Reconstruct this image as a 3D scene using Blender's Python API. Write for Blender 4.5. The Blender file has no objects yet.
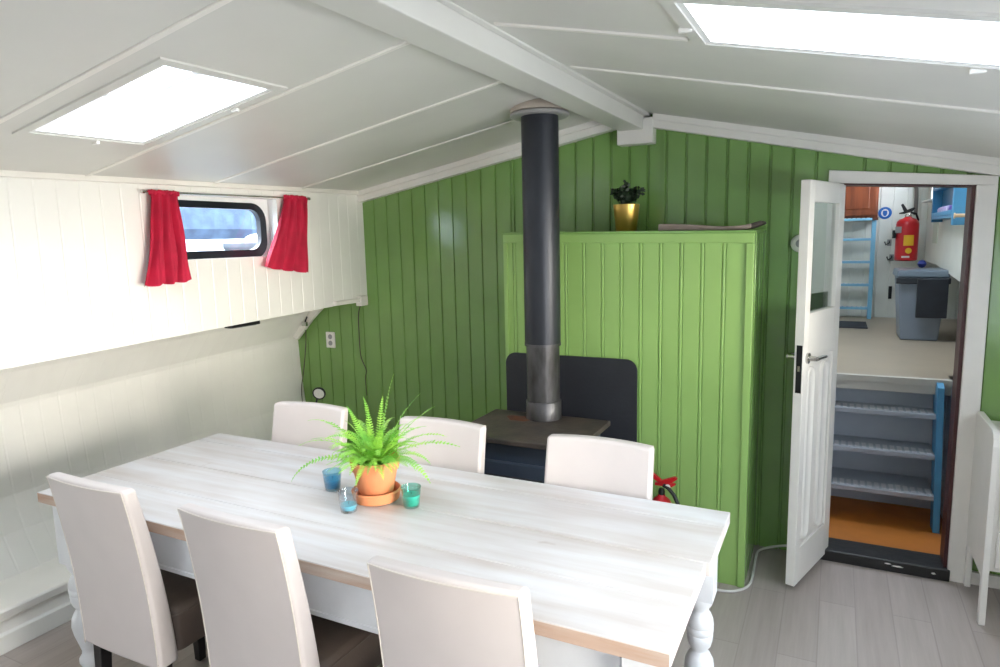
import bpy, bmesh, math, random
from mathutils import Vector, Matrix
random.seed(7)
COL = bpy.context.scene.collection
PI = math.pi

# ---------------------------------------------------------------- materials
def lin(c):
    return tuple(((v/255)/12.92 if v/255 <= .04045 else ((v/255+.055)/1.055)**2.4) for v in c) + (1,)
def mat(name, rgb, rough=.5, metal=0, var=.06, scale=6, bump=0, bscale=60, spec=.5, stretch=(1,1,1), rgb2=None, coat=0, trans=0, thick=None):
    m = bpy.data.materials.new(name); m.use_nodes = True
    nt = m.node_tree; b = nt.nodes['Principled BSDF']
    b.inputs['Roughness'].default_value = rough; b.inputs['Metallic'].default_value = metal
    b.inputs['Specular IOR Level'].default_value = spec
    if coat: b.inputs['Coat Weight'].default_value = coat; b.inputs['Coat Roughness'].default_value = .12
    if trans: b.inputs['Transmission Weight'].default_value = trans
    tc = nt.nodes.new('ShaderNodeTexCoord'); mp = nt.nodes.new('ShaderNodeMapping')
    mp.inputs['Scale'].default_value = stretch
    nt.links.new(tc.outputs['Object'], mp.inputs['Vector'])
    n = nt.nodes.new('ShaderNodeTexNoise'); n.inputs['Scale'].default_value = scale; n.inputs['Detail'].default_value = 5
    nt.links.new(mp.outputs['Vector'], n.inputs['Vector'])
    r = nt.nodes.new('ShaderNodeValToRGB')
    c = lin(rgb); d = lin(rgb2) if rgb2 else tuple(v*(1-var*2) for v in c[:3])+(1,)
    r.color_ramp.elements[0].position = .35; r.color_ramp.elements[1].position = .65
    r.color_ramp.elements[0].color = d; r.color_ramp.elements[1].color = c
    nt.links.new(n.outputs['Fac'], r.inputs['Fac']); nt.links.new(r.outputs['Color'], b.inputs['Base Color'])
    if bump:
        n2 = nt.nodes.new('ShaderNodeTexNoise'); n2.inputs['Scale'].default_value = bscale; n2.inputs['Detail'].default_value = 3
        nt.links.new(mp.outputs['Vector'], n2.inputs['Vector'])
        bp = nt.nodes.new('ShaderNodeBump'); bp.inputs['Strength'].default_value = bump; bp.inputs['Distance'].default_value = .01
        nt.links.new(n2.outputs['Fac'], bp.inputs['Height']); nt.links.new(bp.outputs['Normal'], b.inputs['Normal'])
    return m
def glass(name, rgb=(255,255,255), rough=0.0, edge=.55, bl=.12):
    m = bpy.data.materials.new(name); m.use_nodes = True; nt = m.node_tree
    nt.nodes.clear(); o = nt.nodes.new('ShaderNodeOutputMaterial')
    t = nt.nodes.new('ShaderNodeBsdfTransparent'); t.inputs[0].default_value = lin(rgb)
    g = nt.nodes.new('ShaderNodeBsdfGlossy'); g.inputs['Roughness'].default_value = rough+.02
    lw = nt.nodes.new('ShaderNodeLayerWeight'); lw.inputs[0].default_value = bl
    fr = nt.nodes.new('ShaderNodeMath'); fr.operation='MULTIPLY'; fr.inputs[1].default_value=edge; nt.links.new(lw.outputs['Facing'], fr.inputs[0])
    mx = nt.nodes.new('ShaderNodeMixShader')
    nt.links.new(fr.outputs[0], mx.inputs[0]); nt.links.new(t.outputs[0], mx.inputs[1]); nt.links.new(g.outputs[0], mx.inputs[2])
    nt.links.new(mx.outputs[0], o.inputs[0]); return m

def planks(name, a, b, width, length, rough, axis='y', gap=.35, grain=1.0, bump=.1, c3=None):
    """boards from a brick texture with long wood grain"""
    m = bpy.data.materials.new(name); m.use_nodes = True; nt = m.node_tree; P = nt.nodes['Principled BSDF']
    P.inputs['Roughness'].default_value = rough
    tc = nt.nodes.new('ShaderNodeTexCoord'); mp = nt.nodes.new('ShaderNodeMapping')
    if axis == 'y': mp.inputs['Rotation'].default_value = (0,0,PI/2)
    nt.links.new(tc.outputs['Object'], mp.inputs['Vector'])
    br = nt.nodes.new('ShaderNodeTexBrick'); br.inputs['Scale'].default_value = 1
    br.inputs['Brick Width'].default_value = length; br.inputs['Row Height'].default_value = width
    br.inputs['Mortar Size'].default_value = .0025 if gap else 0; br.offset = .37
    br.inputs['Color1'].default_value = lin(a); br.inputs['Color2'].default_value = lin(b)
    br.inputs['Mortar'].default_value = tuple(v*(1-gap) for v in lin(b)[:3])+(1,)
    nt.links.new(mp.outputs['Vector'], br.inputs['Vector'])
    m2 = nt.nodes.new('ShaderNodeMapping'); m2.inputs['Scale'].default_value = (1.2,22,22) if axis!='y' else (22,1.2,22)
    nt.links.new(tc.outputs['Object'], m2.inputs['Vector'])
    n = nt.nodes.new('ShaderNodeTexNoise'); n.inputs['Scale'].default_value = 1.6; n.inputs['Detail'].default_value = 7
    n.inputs['Roughness'].default_value = .65
    nt.links.new(m2.outputs['Vector'], n.inputs['Vector'])
    r = nt.nodes.new('ShaderNodeValToRGB'); r.color_ramp.elements[0].position=.3; r.color_ramp.elements[1].position=.7
    k = 1-.28*grain; r.color_ramp.elements[0].color=(k,k*.985,k*.96,1); r.color_ramp.elements[1].color=(1,1,1,1)
    nt.links.new(n.outputs['Fac'], r.inputs['Fac'])
    mx = nt.nodes.new('ShaderNodeMix'); mx.data_type='RGBA'; mx.blend_type='MULTIPLY'; mx.inputs[0].default_value=1
    nt.links.new(br.outputs['Color'], mx.inputs[6]); nt.links.new(r.outputs['Color'], mx.inputs[7])
    nt.links.new(mx.outputs[2], P.inputs['Base Color'])
    bp = nt.nodes.new('ShaderNodeBump'); bp.inputs['Strength'].default_value=bump; bp.inputs['Distance'].default_value=.004
    nt.links.new(n.outputs['Fac'], bp.inputs['Height']); nt.links.new(bp.outputs['Normal'], P.inputs['Normal'])
    return m

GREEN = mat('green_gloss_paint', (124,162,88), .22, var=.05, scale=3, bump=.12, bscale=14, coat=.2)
GREENLIT = mat('green_paint_lit_front', (150,187,106), .32, var=.04, scale=3, bump=.06, bscale=14)  # same green as the wall, lightened for the light on the cabinet front
WHITE = mat('white_wall_paint', (237,235,229), .35, var=.02, scale=4, bump=.08, bscale=10)
HULLW = mat('white_hull_paint', (243,241,235), .4, var=.02, scale=4, bump=.1, bscale=9)
CEIL = mat('white_ceiling_paint', (216,214,207), .42, var=.03, scale=2.5, bump=.15, bscale=5)
TRIM = mat('white_trim_paint', (236,232,224), .35, var=.02, scale=8)
FLOOR = planks('laminate_floor', (182,172,166), (174,163,157), .14, 1.3, .38, 'y', gap=.14, grain=.6, bump=.04)
KFLOOR = mat('vinyl_floor', (166,152,132), .35, var=.05, scale=3)
ORANGE = mat('orange_lino', (196,118,40), .5, var=.1, scale=5)
BLACKW = mat('black_worn_paint', (30,29,28), .45, var=.25, scale=9, bump=.3, bscale=30)
MAROON = mat('maroon_paint', (74,34,34), .45, var=.1)
RAW = mat('raw_wood_edge', (194,160,136), .6, rgb2=(214,198,184), scale=3, stretch=(.7,8,8), bump=.2)
LEATH = mat('cream_leather', (212,203,199), .42, var=.015, scale=9, bump=.03, bscale=160)
PIPING = mat('cream_piping', (216,208,198), .4, var=.01)
TAUPE = mat('dark_taupe_leather', (104,90,80), .42, var=.05, scale=9, bump=.12, bscale=160)
BLACKL = mat('black_leg_wood', (22,21,22), .35, var=.1)
TLEG = mat('white_table_paint', (234,235,236), .38, var=.03, scale=12, bump=.1, bscale=25)
IRON = mat('stove_iron', (98,86,78), .5, metal=.3, rgb2=(74,68,64), scale=9, bump=.2, bscale=50)
IRONB = mat('stove_body_blue_black', (62,72,88), .45, metal=.1, var=.1, scale=5)
PIPEM = mat('pipe_black_enamel', (44,47,54), .4, metal=.3, var=.06, scale=6)
PIPEG = mat('pipe_worn_steel', (98,97,98), .36, metal=.6, rgb2=(62,60,60), scale=14, stretch=(1,1,.4), bump=.15)
PLATE = mat('slate_black_plate', (38,40,46), .55, var=.08, scale=8, bump=.1)
CHROME = mat('brushed_metal', (200,198,194), .25, metal=1, var=.03)
COLLAR = mat('beige_collar', (196,184,170), .5, var=.03)
RED = mat('red_enamel', (196,20,32), .3, var=.05)
REDC = mat('crimson_cloth', (190,18,58), .8, var=.12, scale=12, bump=.2, bscale=220)
BLACKP = mat('black_plastic', (18,18,20), .4, var=.05)
RUBBER = mat('black_rubber', (24,25,28), .5, var=.05)
TERRA = mat('terracotta', (222,142,96), .75, var=.05, scale=14, bump=.15, bscale=90)
SOIL = mat('dark_soil', (46,34,24), .95, var=.3, scale=40, bump=.6, bscale=80)
FERN = mat('fern_green', (168,216,84), .45, rgb2=(112,186,68), scale=14)
FERN.node_tree.nodes['Principled BSDF'].inputs['Subsurface Weight'].default_value = 0
BUSH = mat('dark_leaf', (30,50,28), .5, var=.2, scale=20)
GOLD = mat('gold_metal', (232,192,104), .36, metal=1, var=.04, scale=3)
CLOTH = mat('taupe_cloth', (158,142,132), .85, var=.06, scale=20, bump=.2, bscale=120)
CLOTHD = mat('dark_cloth_end', (74,66,60), .85, var=.1, scale=20)
GL = glass('clear_glass'); GLB = glass('blue_tinted_glass', (206,236,246),0,.8,.3); GLT = glass('turquoise_tinted_glass', (208,246,240),0,.8,.3); GLC = glass('candle_clear_glass',(240,246,250),0,.85,.35)
WAXB = mat('blue_wax', (36,156,196), .5, var=.04); WAXL = mat('light_blue_wax', (92,198,216), .5, var=.04); WAXT = mat('turquoise_wax', (64,204,190), .5, var=.04)
PLASTW = mat('white_plastic', (236,234,228), .35, var=.01)
PLASTS = mat('socket_grey', (150,150,150), .4, var=.02)
CABLE = mat('dark_cable', (70,60,48), .5, var=.05)
CABLEW = mat('white_cable', (216,214,208), .45, var=.02)
BLUE = mat('sky_blue_paint', (84,156,200), .4, var=.05)
BLUEP = mat('pale_blue_paint', (128,188,220), .4, var=.05)
BLUED = mat('deep_blue_paint', (52,118,160), .4, var=.05)
STEPM = mat('grey_step_tread', (182,188,198), .5, var=.06)
STEPW = mat('tread_rib_white', (216,216,222), .5, var=.05)
RISER = mat('pale_grey_board', (196,202,212), .5, var=.05, scale=3)
BROWN = mat('orange_brown_wood', (116,60,32), .4, rgb2=(92,44,22), scale=5, stretch=(6,6,.6))
BIN = mat('grey_bin_plastic', (128,138,152), .4, var=.05)
BINL = mat('grey_bin_lid', (104,116,128), .35, var=.05)
BAG = mat('dark_bag', (38,42,50), .5, var=.15, scale=12)
YEL = mat('yellow_label', (236,186,40), .5, var=.02)
SIGNB = mat('sign_blue', (24,98,178), .4, var=.02)
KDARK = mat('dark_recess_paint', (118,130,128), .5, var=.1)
PALEG = mat('pale_green_board', (196,204,190), .5, var=.03)
RUG = mat('dark_mat_fibre', (52,56,64), .9, var=.2, scale=60, bump=.4)
FROST = mat('frosted_grass', (112,120,126), .9, rgb2=(84,94,104), scale=.8)
HEDGE = mat('winter_hedge', (48,66,88), .95, rgb2=(32,46,66), scale=1.4)
CANV = mat('white_canvas', (165,170,175), .8, var=.05)
HULLB = mat('dinghy_grey', (60,66,74), .6, var=.1)
WATER = mat('canal_water', (70,82,92), .1, var=.1)
BLACKF = mat('window_black_frame', (20,24,32), .35, var=.05)
PORCH = mat('pale_reveal', (240,240,238), .45, var=.02)
RUST = mat('rust_patch', (120,68,40), .7, rgb2=(84,62,50), scale=18)

def whitewash():
    m=bpy.data.materials.new('whitewashed_planks'); m.use_nodes=True; nt=m.node_tree; P=nt.nodes['Principled BSDF']; P.inputs['Roughness'].default_value=.42
    tc=nt.nodes.new('ShaderNodeTexCoord')
    def noise(sc,scale,det,lo,hi,c0,c1):
        mp=nt.nodes.new('ShaderNodeMapping'); mp.inputs['Scale'].default_value=sc; nt.links.new(tc.outputs['Object'],mp.inputs['Vector'])
        n=nt.nodes.new('ShaderNodeTexNoise'); n.inputs['Scale'].default_value=scale; n.inputs['Detail'].default_value=det; nt.links.new(mp.outputs['Vector'],n.inputs['Vector'])
        r=nt.nodes.new('ShaderNodeValToRGB'); r.color_ramp.elements[0].position=lo; r.color_ramp.elements[1].position=hi
        r.color_ramp.elements[0].color=lin(c0); r.color_ramp.elements[1].color=lin(c1); nt.links.new(n.outputs['Fac'],r.inputs['Fac']); return r,n
    a,na=noise((1.1,17,1),1.3,8,.30,.62,(200,193,189),(214,213,214))
    b,nb=noise((1,3.2,1),2.2,4,.32,.60,(236,231,227),(255,255,255))
    c,nc=noise((6,9,1),1.3,2,.20,.27,(222,212,204),(255,255,255))
    x=nt.nodes.new('ShaderNodeMix'); x.data_type='RGBA'; x.blend_type='MULTIPLY'; x.inputs[0].default_value=.9
    y=nt.nodes.new('ShaderNodeMix'); y.data_type='RGBA'; y.blend_type='MULTIPLY'; y.inputs[0].default_value=.8
    nt.links.new(a.outputs[0],x.inputs[6]); nt.links.new(b.outputs[0],x.inputs[7]); nt.links.new(x.outputs[2],y.inputs[6]); nt.links.new(c.outputs[0],y.inputs[7])
    nt.links.new(y.outputs[2],P.inputs['Base Color'])
    bp=nt.nodes.new('ShaderNodeBump'); bp.inputs['Strength'].default_value=.12; bp.inputs['Distance'].default_value=.004
    nt.links.new(na.outputs['Fac'],bp.inputs['Height']); nt.links.new(bp.outputs['Normal'],P.inputs['Normal']); return m

# ---------------------------------------------------------------- mesh helpers
class MB:
    def __init__(s): s.v=[]; s.f=[]
    def add(s, vs, fs):
        o=len(s.v); s.v += [tuple(v) for v in vs]; s.f += [tuple(i+o for i in f) for f in fs]; return s
    def box(s, x0,x1,y0,y1,z0,z1):
        return s.add([(x0,y0,z0),(x1,y0,z0),(x1,y1,z0),(x0,y1,z0),(x0,y0,z1),(x1,y0,z1),(x1,y1,z1),(x0,y1,z1)],
                     [(0,3,2,1),(4,5,6,7),(0,1,5,4),(1,2,6,5),(2,3,7,6),(3,0,4,7)])
    def hexa(s, b, t):
        return s.add(list(b)+list(t), [(0,3,2,1),(4,5,6,7),(0,1,5,4),(1,2,6,5),(2,3,7,6),(3,0,4,7)])
    def lathe(s, prof, n=32, c=(0,0,0), axis='z', cap=True):
        vs=[]; fs=[]
        for r,h in prof:
            for i in range(n):
                a=2*PI*i/n
                p={'z':(r*math.cos(a),r*math.sin(a),h),'y':(r*math.cos(a),h,r*math.sin(a)),'x':(h,r*math.cos(a),r*math.sin(a))}[axis]
                vs.append((p[0]+c[0],p[1]+c[1],p[2]+c[2]))
        m=len(prof)
        for j in range(m-1):
            for i in range(n):
                k=(i+1)%n; fs.append((j*n+i,j*n+k,(j+1)*n+k,(j+1)*n+i))
        if cap:
            fs.append(tuple(reversed(range(n)))); fs.append(tuple((m-1)*n+i for i in range(n)))
        return s.add(vs,fs)
    def tube(s, pts, r, n=8):
        pts=[Vector(p) for p in pts]; vs=[]; fs=[]; up=Vector((0,0,1))
        rr = r if isinstance(r,(list,tuple)) else [r]*len(pts)
        prev=None
        for i,p in enumerate(pts):
            t=(pts[min(i+1,len(pts)-1)]-pts[max(i-1,0)]).normalized()
            if prev is None:
                a=t.cross(up)
                if a.length<.05: a=t.cross(Vector((1,0,0)))
            else: a=prev-t*prev.dot(t)
            a.normalize(); prev=a; b=t.cross(a)
            for k in range(n):
                g=2*PI*k/n; vs.append(p+(a*math.cos(g)+b*math.sin(g))*rr[i])
        for i in range(len(pts)-1):
            for k in range(n):
                l=(k+1)%n; fs.append((i*n+k,i*n+l,(i+1)*n+l,(i+1)*n+k))
        fs.append(tuple(reversed(range(n)))); fs.append(tuple((len(pts)-1)*n+k for k in range(n)))
        return s.add(vs,fs)
    def prism(s, poly, axis, a, b):
        """poly: 2D points; axis: the extruded axis"""
        n=len(poly)
        def P(q,h): return {'x':(h,q[0],q[1]),'y':(q[0],h,q[1]),'z':(q[0],q[1],h)}[axis]
        return s.add([P(q,a) for q in poly]+[P(q,b) for q in poly],
            [tuple(range(n)),tuple(reversed(range(n,2*n)))]+[(i,n+i,n+(i+1)%n,(i+1)%n) for i in range(n)])
    def build(s, name, m, parent=None, bevel=0, smooth=False, seg=2, loc=None, sub=0):
        me=bpy.data.meshes.new(name); me.from_pydata(s.v,[],s.f); me.update()
        bm=bmesh.new(); bm.from_mesh(me); bmesh.ops.recalc_face_normals(bm,faces=bm.faces); bm.to_mesh(me); bm.free()
        me.materials.append(m); o=bpy.data.objects.new(name,me); COL.objects.link(o)
        if parent: o.parent=parent
        if loc: o.location=loc
        if bevel:
            b=o.modifiers.new('b','BEVEL'); b.width=bevel; b.segments=seg; b.limit_method='ANGLE'; b.angle_limit=math.radians(40)
        if sub:
            q=o.modifiers.new('s','SUBSURF'); q.levels=sub; q.render_levels=sub
        if smooth:
            for p in me.polygons: p.use_smooth=True
            try: me.set_sharp_from_angle(angle=math.radians(50))
            except Exception: pass
        return o
def BX(*a): return MB().box(*a)
def tag(o,label,cat,group=None):
    o['label']=label; o['category']=cat
    if group: o['group']=group
    return o
def struct(o): o['kind']='structure'; return o
def thing(name,loc,label,cat,group=None,rz=0):
    o=bpy.data.objects.new(name,None); COL.objects.link(o); o.location=loc; o.rotation_euler=(0,0,rz)
    o.empty_display_size=.1
    return tag(o,label,cat,group)
def cpy(root):
    r=root.copy(); COL.objects.link(r)
    for ch in list(root.children):
        c=ch.copy(); COL.objects.link(c); c.parent=r
        for g in list(ch.children):
            d=g.copy(); COL.objects.link(d); d.parent=c
    return r
def rrect(x0,x1,y0,y1,r,n=6):
    P=[]
    for cx,cy,a0 in ((x1-r,y1-r,0),(x0+r,y1-r,PI/2),(x0+r,y0+r,PI),(x1-r,y0+r,1.5*PI)):
        for i in range(n+1):
            a=a0+PI/2*i/n; P.append((cx+r*math.cos(a),cy+r*math.sin(a)))
    return P

YB=3.53
def zc(x,y):      # ceiling underside
    s=-.016*(YB-y)
    return (2.262+.18*(x+.985) if x<-.985 else 2.262-.226*(x+.985))+s

def groove(a,b,pitch,off,kind='v',d=.006,w=.005):
    """list of (u, depth) along a beadboard between a and b"""
    out=[(a,0)]; k=math.ceil((a-off)/pitch)
    u=off+k*pitch
    while u<b-.006:
        if u>a+.006:
            if kind=='v': out+=[(u-w,0),(u-w*.4,-d),(u+w*.4,-d),(u+w,0)]
            else: out+=[(u-.011,0),(u-.008,-d),(u-.005,0),(u-.002,.001),(u+.002,.001),(u+.005,0),(u+.008,-d),(u+.011,0)]
        u+=pitch
    out.append((b,0)); return out
def sheet(prof, z0, z1, put, thick=.02, nz=1):
    """prof (u,depth); put(u,d,z)->xyz ; z0,z1 functions of u. closed sheet with back"""
    n=len(prof); mb=MB(); vs=[]
    for j in range(nz+1):
        for u,d in prof:
            a,b=z0(u),z1(u); vs.append(put(u,d,a+(b-a)*j/nz))
    fs=[(j*n+i,j*n+i+1,(j+1)*n+i+1,(j+1)*n+i) for j in range(nz) for i in range(n-1)]
    o=len(vs)
    for j in (0,nz):
        for u,d in prof:
            a,b=z0(u),z1(u); vs.append(put(u,-thick,a+(b-a)*j/nz))
    fs+=[(o+i,o+n+i,o+n+i+1,o+i+1) for i in range(n-1)]
    fs+=[(i,i+1,o+i+1,o+i) for i in range(n-1)]
    t=nz*n; fs+=[(t+i,o+n+i,o+n+i+1,t+i+1) for i in range(n-1)]
    fs+=[tuple([j*n for j in range(nz+1)]+[o+n,o]),tuple([j*n+n-1 for j in range(nz+1)]+[o+2*n-1,o+n-1])]
    mb.add(vs,fs); return mb
def join(*ms):
    r=MB()
    for m in ms: r.add(m.v,m.f)
    return r

# ---------------------------------------------------------------- setting: back wall
cst=lambda c:(lambda u:c)
top=lambda u: zc(u,YB)+.06
def putb(y0): return lambda u,d,z:(u,y0-d,z)
PB=.1; DX0,DX1=.0,.515      # doorway
w=join(sheet(groove(-3.46,-2.765,PB,-1.0),cst(0),lambda u:max(top(u),1.9),putb(YB),.05),
       sheet(groove(-2.765,-1.675,PB*.98,-1.005,d=.007,w=.006),cst(0),top,putb(YB),.05),
       sheet(groove(-1.675,-.82,PB,-1.0,w=.008,d=.01),cst(0),top,putb(YB+.015),.05),
       sheet(groove(-.82,DX0,PB,-1.0,w=.008,d=.01),cst(0),top,putb(YB),.05),
       sheet(groove(DX0,DX1,PB,-1.0,w=.008,d=.01),lambda u:1.86-.08*u,top,putb(YB),.05),
       sheet(groove(DX1,1.12,PB,-1.0,w=.008,d=.01),cst(0),top,putb(YB),.05))
struct(w.build('wall_back',GREEN))

# left wall, upper panel (with porthole opening)
XL=-2.76; YR=-2.2
WY0,WY1,WZ0,WZ1=2.08,2.775,1.555,1.865
zb=lambda y: 1.24-.027*(YB-y)
zt=lambda y: zc(XL,y)+.03
putl=lambda u,d,z:(XL+d,u,z)
G=lambda a,b: groove(a,b,.088,.03,d=.0016,w=.005)
w=join(sheet(G(YR,WY0),zb,zt,putl,.03), sheet(G(WY0,WY1),zb,cst(WZ0),putl,.03),
       sheet(G(WY0,WY1),cst(WZ1),zt,putl,.03), sheet(G(WY1,YB),zb,zt,putl,.03),
       BX(XL-.1,XL-.03,YR,WY0-.02,1.27,2.0),BX(XL-.1,XL-.03,WY1+.02,YB,1.27,2.0),
       BX(XL-.1,XL-.03,WY0-.02,WY1+.02,1.27,WZ0-.01),BX(XL-.1,XL-.03,WY0-.02,WY1+.02,WZ1+.01,2.0))
struct(w.build('wall_left',WHITE))
# hull lining below the shelf panel: soffit strip, wall, inward curve at the bottom
hp=[(-2.80,1.30),(-3.10,1.235),(-3.25,1.135),(-3.385,.975),(-3.392,.95),(-3.385,.75),(-3.36,.5),(-3.31,.34),(-3.22,.19),(-3.16,.12)]
ys=[u for u in groove(YR,YB,.088,.03,d=.0010,w=.006)]
mb=MB(); vs=[]; n=len(ys)
for (x,z) in hp:
    for (y,d) in ys: vs.append((x+(d if z<1.2 else 0),y,z-.027*(YB-y)*(1 if z>.9 else 0)))
mb.add(vs,[(j*n+i,j*n+i+1,(j+1)*n+i+1,(j+1)*n+i) for j in range(len(hp)-1) for i in range(n-1)])
vs=[(x-.03,y,z) for (x,z) in hp for y in (YR,YB)]
mb.add(vs,[(j*2,j*2+1,j*2+3,j*2+2) for j in range(len(hp)-1)])
struct(mb.build('wall_hull_left',HULLW))
# boxed-in ledge with stepped moulding along the hull
mb=MB().prism([(-3.40,0),(-2.945,0),(-2.945,.075),(-2.957,.082),(-2.957,.135),(-2.945,.14),(-2.94,.175),(-2.948,.182),(-3.40,.182)],'y',YR,YB)
struct(mb.build('trim_1',WHITE,bevel=.003))
# end board of the soffit
struct(MB().prism([(-3.05,1.235),(-3.12,1.225),(-3.25,1.13),(-3.39,.97),(-3.36,.95),(-3.21,1.10)],'y',YB-.05,YB-.022).build('trim_2',TRIM))
# carved block closing the lower corner of the panel, cornice under the ceiling
struct(BX(XL-.03,XL+.028,YB-.34,YB-.03,1.235,1.262).box(XL-.01,XL+.034,YB-.11,YB-.036,1.21,1.275).build('trim_3',TRIM,bevel=.006))
c=MB(); y0,y1=YR,YB-.02
c.hexa([(XL,y0,zc(XL,y0)-.022),(XL+.018,y0,zc(XL,y0)-.018),(XL+.018,y1,zc(XL,y1)-.018),(XL,y1,zc(XL,y1)-.022)],
       [(XL,y0,zc(XL,y0)+.01),(XL+.018,y0,zc(XL,y0)+.01),(XL+.018,y1,zc(XL,y1)+.01),(XL,y1,zc(XL,y1)+.01)])
struct(c.build('trim_4',TRIM))

# floor
struct(BX(-3.5,1.12,YR-.05,YB+.08,-.06,0).build('floor',FLOOR))
# right wall with wide windows, rear wall with unseen windows added for fill (both outside the frame, they light the room)
XR=1.08
def wall_with_holes(axis,c0,c1,a0,a1,z1f,holes):
    mb=MB(); cuts=sorted(holes)
    def bx(a,b,z0,z1):
        if b-a<1e-4: return
        if axis=='x': mb.hexa([(c0,a,z0),(c1,a,z0),(c1,b,z0),(c0,b,z0)],[(c0,a,z1(a)),(c1,a,z1(a)),(c1,b,z1(b)),(c0,b,z1(b))])
        else: mb.hexa([(a,c0,z0),(b,c0,z0),(b,c1,z0),(a,c1,z0)],[(a,c0,z1(a)),(b,c0,z1(b)),(b,c1,z1(b)),(a,c1,z1(a))])
    p=a0
    for (h0,h1,hz0,hz1) in cuts:
        bx(p,h0,0,z1f); bx(h0,h1,0,cst(hz0)); bx(h0,h1,hz1,z1f); p=h1
    bx(p,a1,0,z1f); return mb
RW=[(.30,1.5,.78,1.56),(2.0,2.7,1.15,1.60)]
struct(wall_with_holes('x',XR,XR+.06,YR,YB+.1,lambda y:zc(XR,y)+.05,RW).build('wall_right',WHITE))
BW=[(-2.0,-1.6,1.25,1.6),(-.2,.2,1.25,1.6)]
def ztr(u): return zc(u,YR)+.05
mbs=wall_with_holes('y',YR-.06,YR,-3.46,-.985,ztr,[BW[0]]); mbs2=wall_with_holes('y',YR-.06,YR,-.985,XR,ztr,[BW[1]])
struct(join(mbs,mbs2).build('wall_rear',WHITE))

# ceiling with skylight openings
SKY=[(-2.29,-1.635,1.27,1.67),(-.303,.45,1.385,1.74),(-2.29,-1.635,-.9,-.3),(-.303,.45,-.9,-.3)]  # last pair is unseen, added behind the camera for fill light
def slab(xs,side):
    """ceiling slope, split into cells, leaving the skylights open"""
    X=sorted(set(xs+[v for s in side for v in s[:2]])); Y=sorted(set([YR-.05,YB+.02]+[v for s in side for v in s[2:]]))
    mb=MB()
    for i in range(len(X)-1):
        for j in range(len(Y)-1):
            cx,cy=(X[i]+X[i+1])/2,(Y[j]+Y[j+1])/2
            if any(s[0]<cx<s[1] and s[2]<cy<s[3] for s in side): continue
            q=[(X[i],Y[j]),(X[i+1],Y[j]),(X[i+1],Y[j+1]),(X[i],Y[j+1])]
            mb.hexa([(x,y,zc(x,y)) for x,y in q],[(x,y,zc(x,y)+.12) for x,y in q])
    return mb
struct(join(slab([-2.9,-.985],[SKY[0],SKY[2]]),slab([-.985,1.2],[SKY[1],SKY[3]])).build('ceiling',CEIL))
# panel battens across the slopes
tn=[5]
def trim(mb,m=TRIM,bevel=0):
    o=struct(mb.build('trim_%d'%tn[0],m,bevel=bevel)); tn[0]+=1; return o
def batten(x0,x1,y,w=.02,h=.006):
    mb=MB(); q=[(x0,y-w/2),(x1,y-w/2),(x1,y+w/2),(x0,y+w/2)]
    mb.hexa([(x,yy,zc(x,yy)-h) for x,yy in q],[(x,yy,zc(x,yy)+.01) for x,yy in q]); trim(mb,TRIM,.003)
for y in (2.97,2.36,1.73,1.16,.5,-.1,-1.4): batten(XL+.01,-1.13,y)
for y in (2.30,.5,-.1,-1.4): batten(-.86,XR,y)
batten(-.86,-.34,1.715); batten(.49,XR,1.715)
# ridge beam with bottom face and flat side strips
BL,BR=-1.035,-.908
mb=MB(); zz=lambda z,y:z-.010*(YB-y)
for (a,b,z0,z1) in ((BL,BR,2.158,2.29),(BR,-.882,2.224,2.29)):
    mb.hexa([(a,YR,zz(z0,YR)),(b,YR,zz(z0,YR)),(b,YB,z0),(a,YB,z0)],[(a,YR,z1),(b,YR,z1),(b,YB,z1),(a,YB,z1)])
trim(mb,CEIL,.004)
trim(BX(-1.045,-.858,YB-.06,YB+.03,2.088,2.215),TRIM,.004)
# cornice boards where the ceiling meets the green wall
for (x0,x1) in ((-2.76,-1.045),(-.86,1.08)):
    mb=MB(); h=.070
    for (dz,dy) in ((h,.045),(.032,.057)):
        mb.hexa([(x0,YB-.0-dy,zc(x0,YB)-dz),(x1,YB-dy,zc(x1,YB)-dz),(x1,YB+.04,zc(x1,YB)-dz),(x0,YB+.04,zc(x0,YB)-dz)],
                [(x0,YB-dy,zc(x0,YB)+.01),(x1,YB-dy,zc(x1,YB)+.01),(x1,YB,zc(x1,YB)+.01),(x0,YB,zc(x0,YB)+.01)])
    trim(mb,TRIM,.003)

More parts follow.
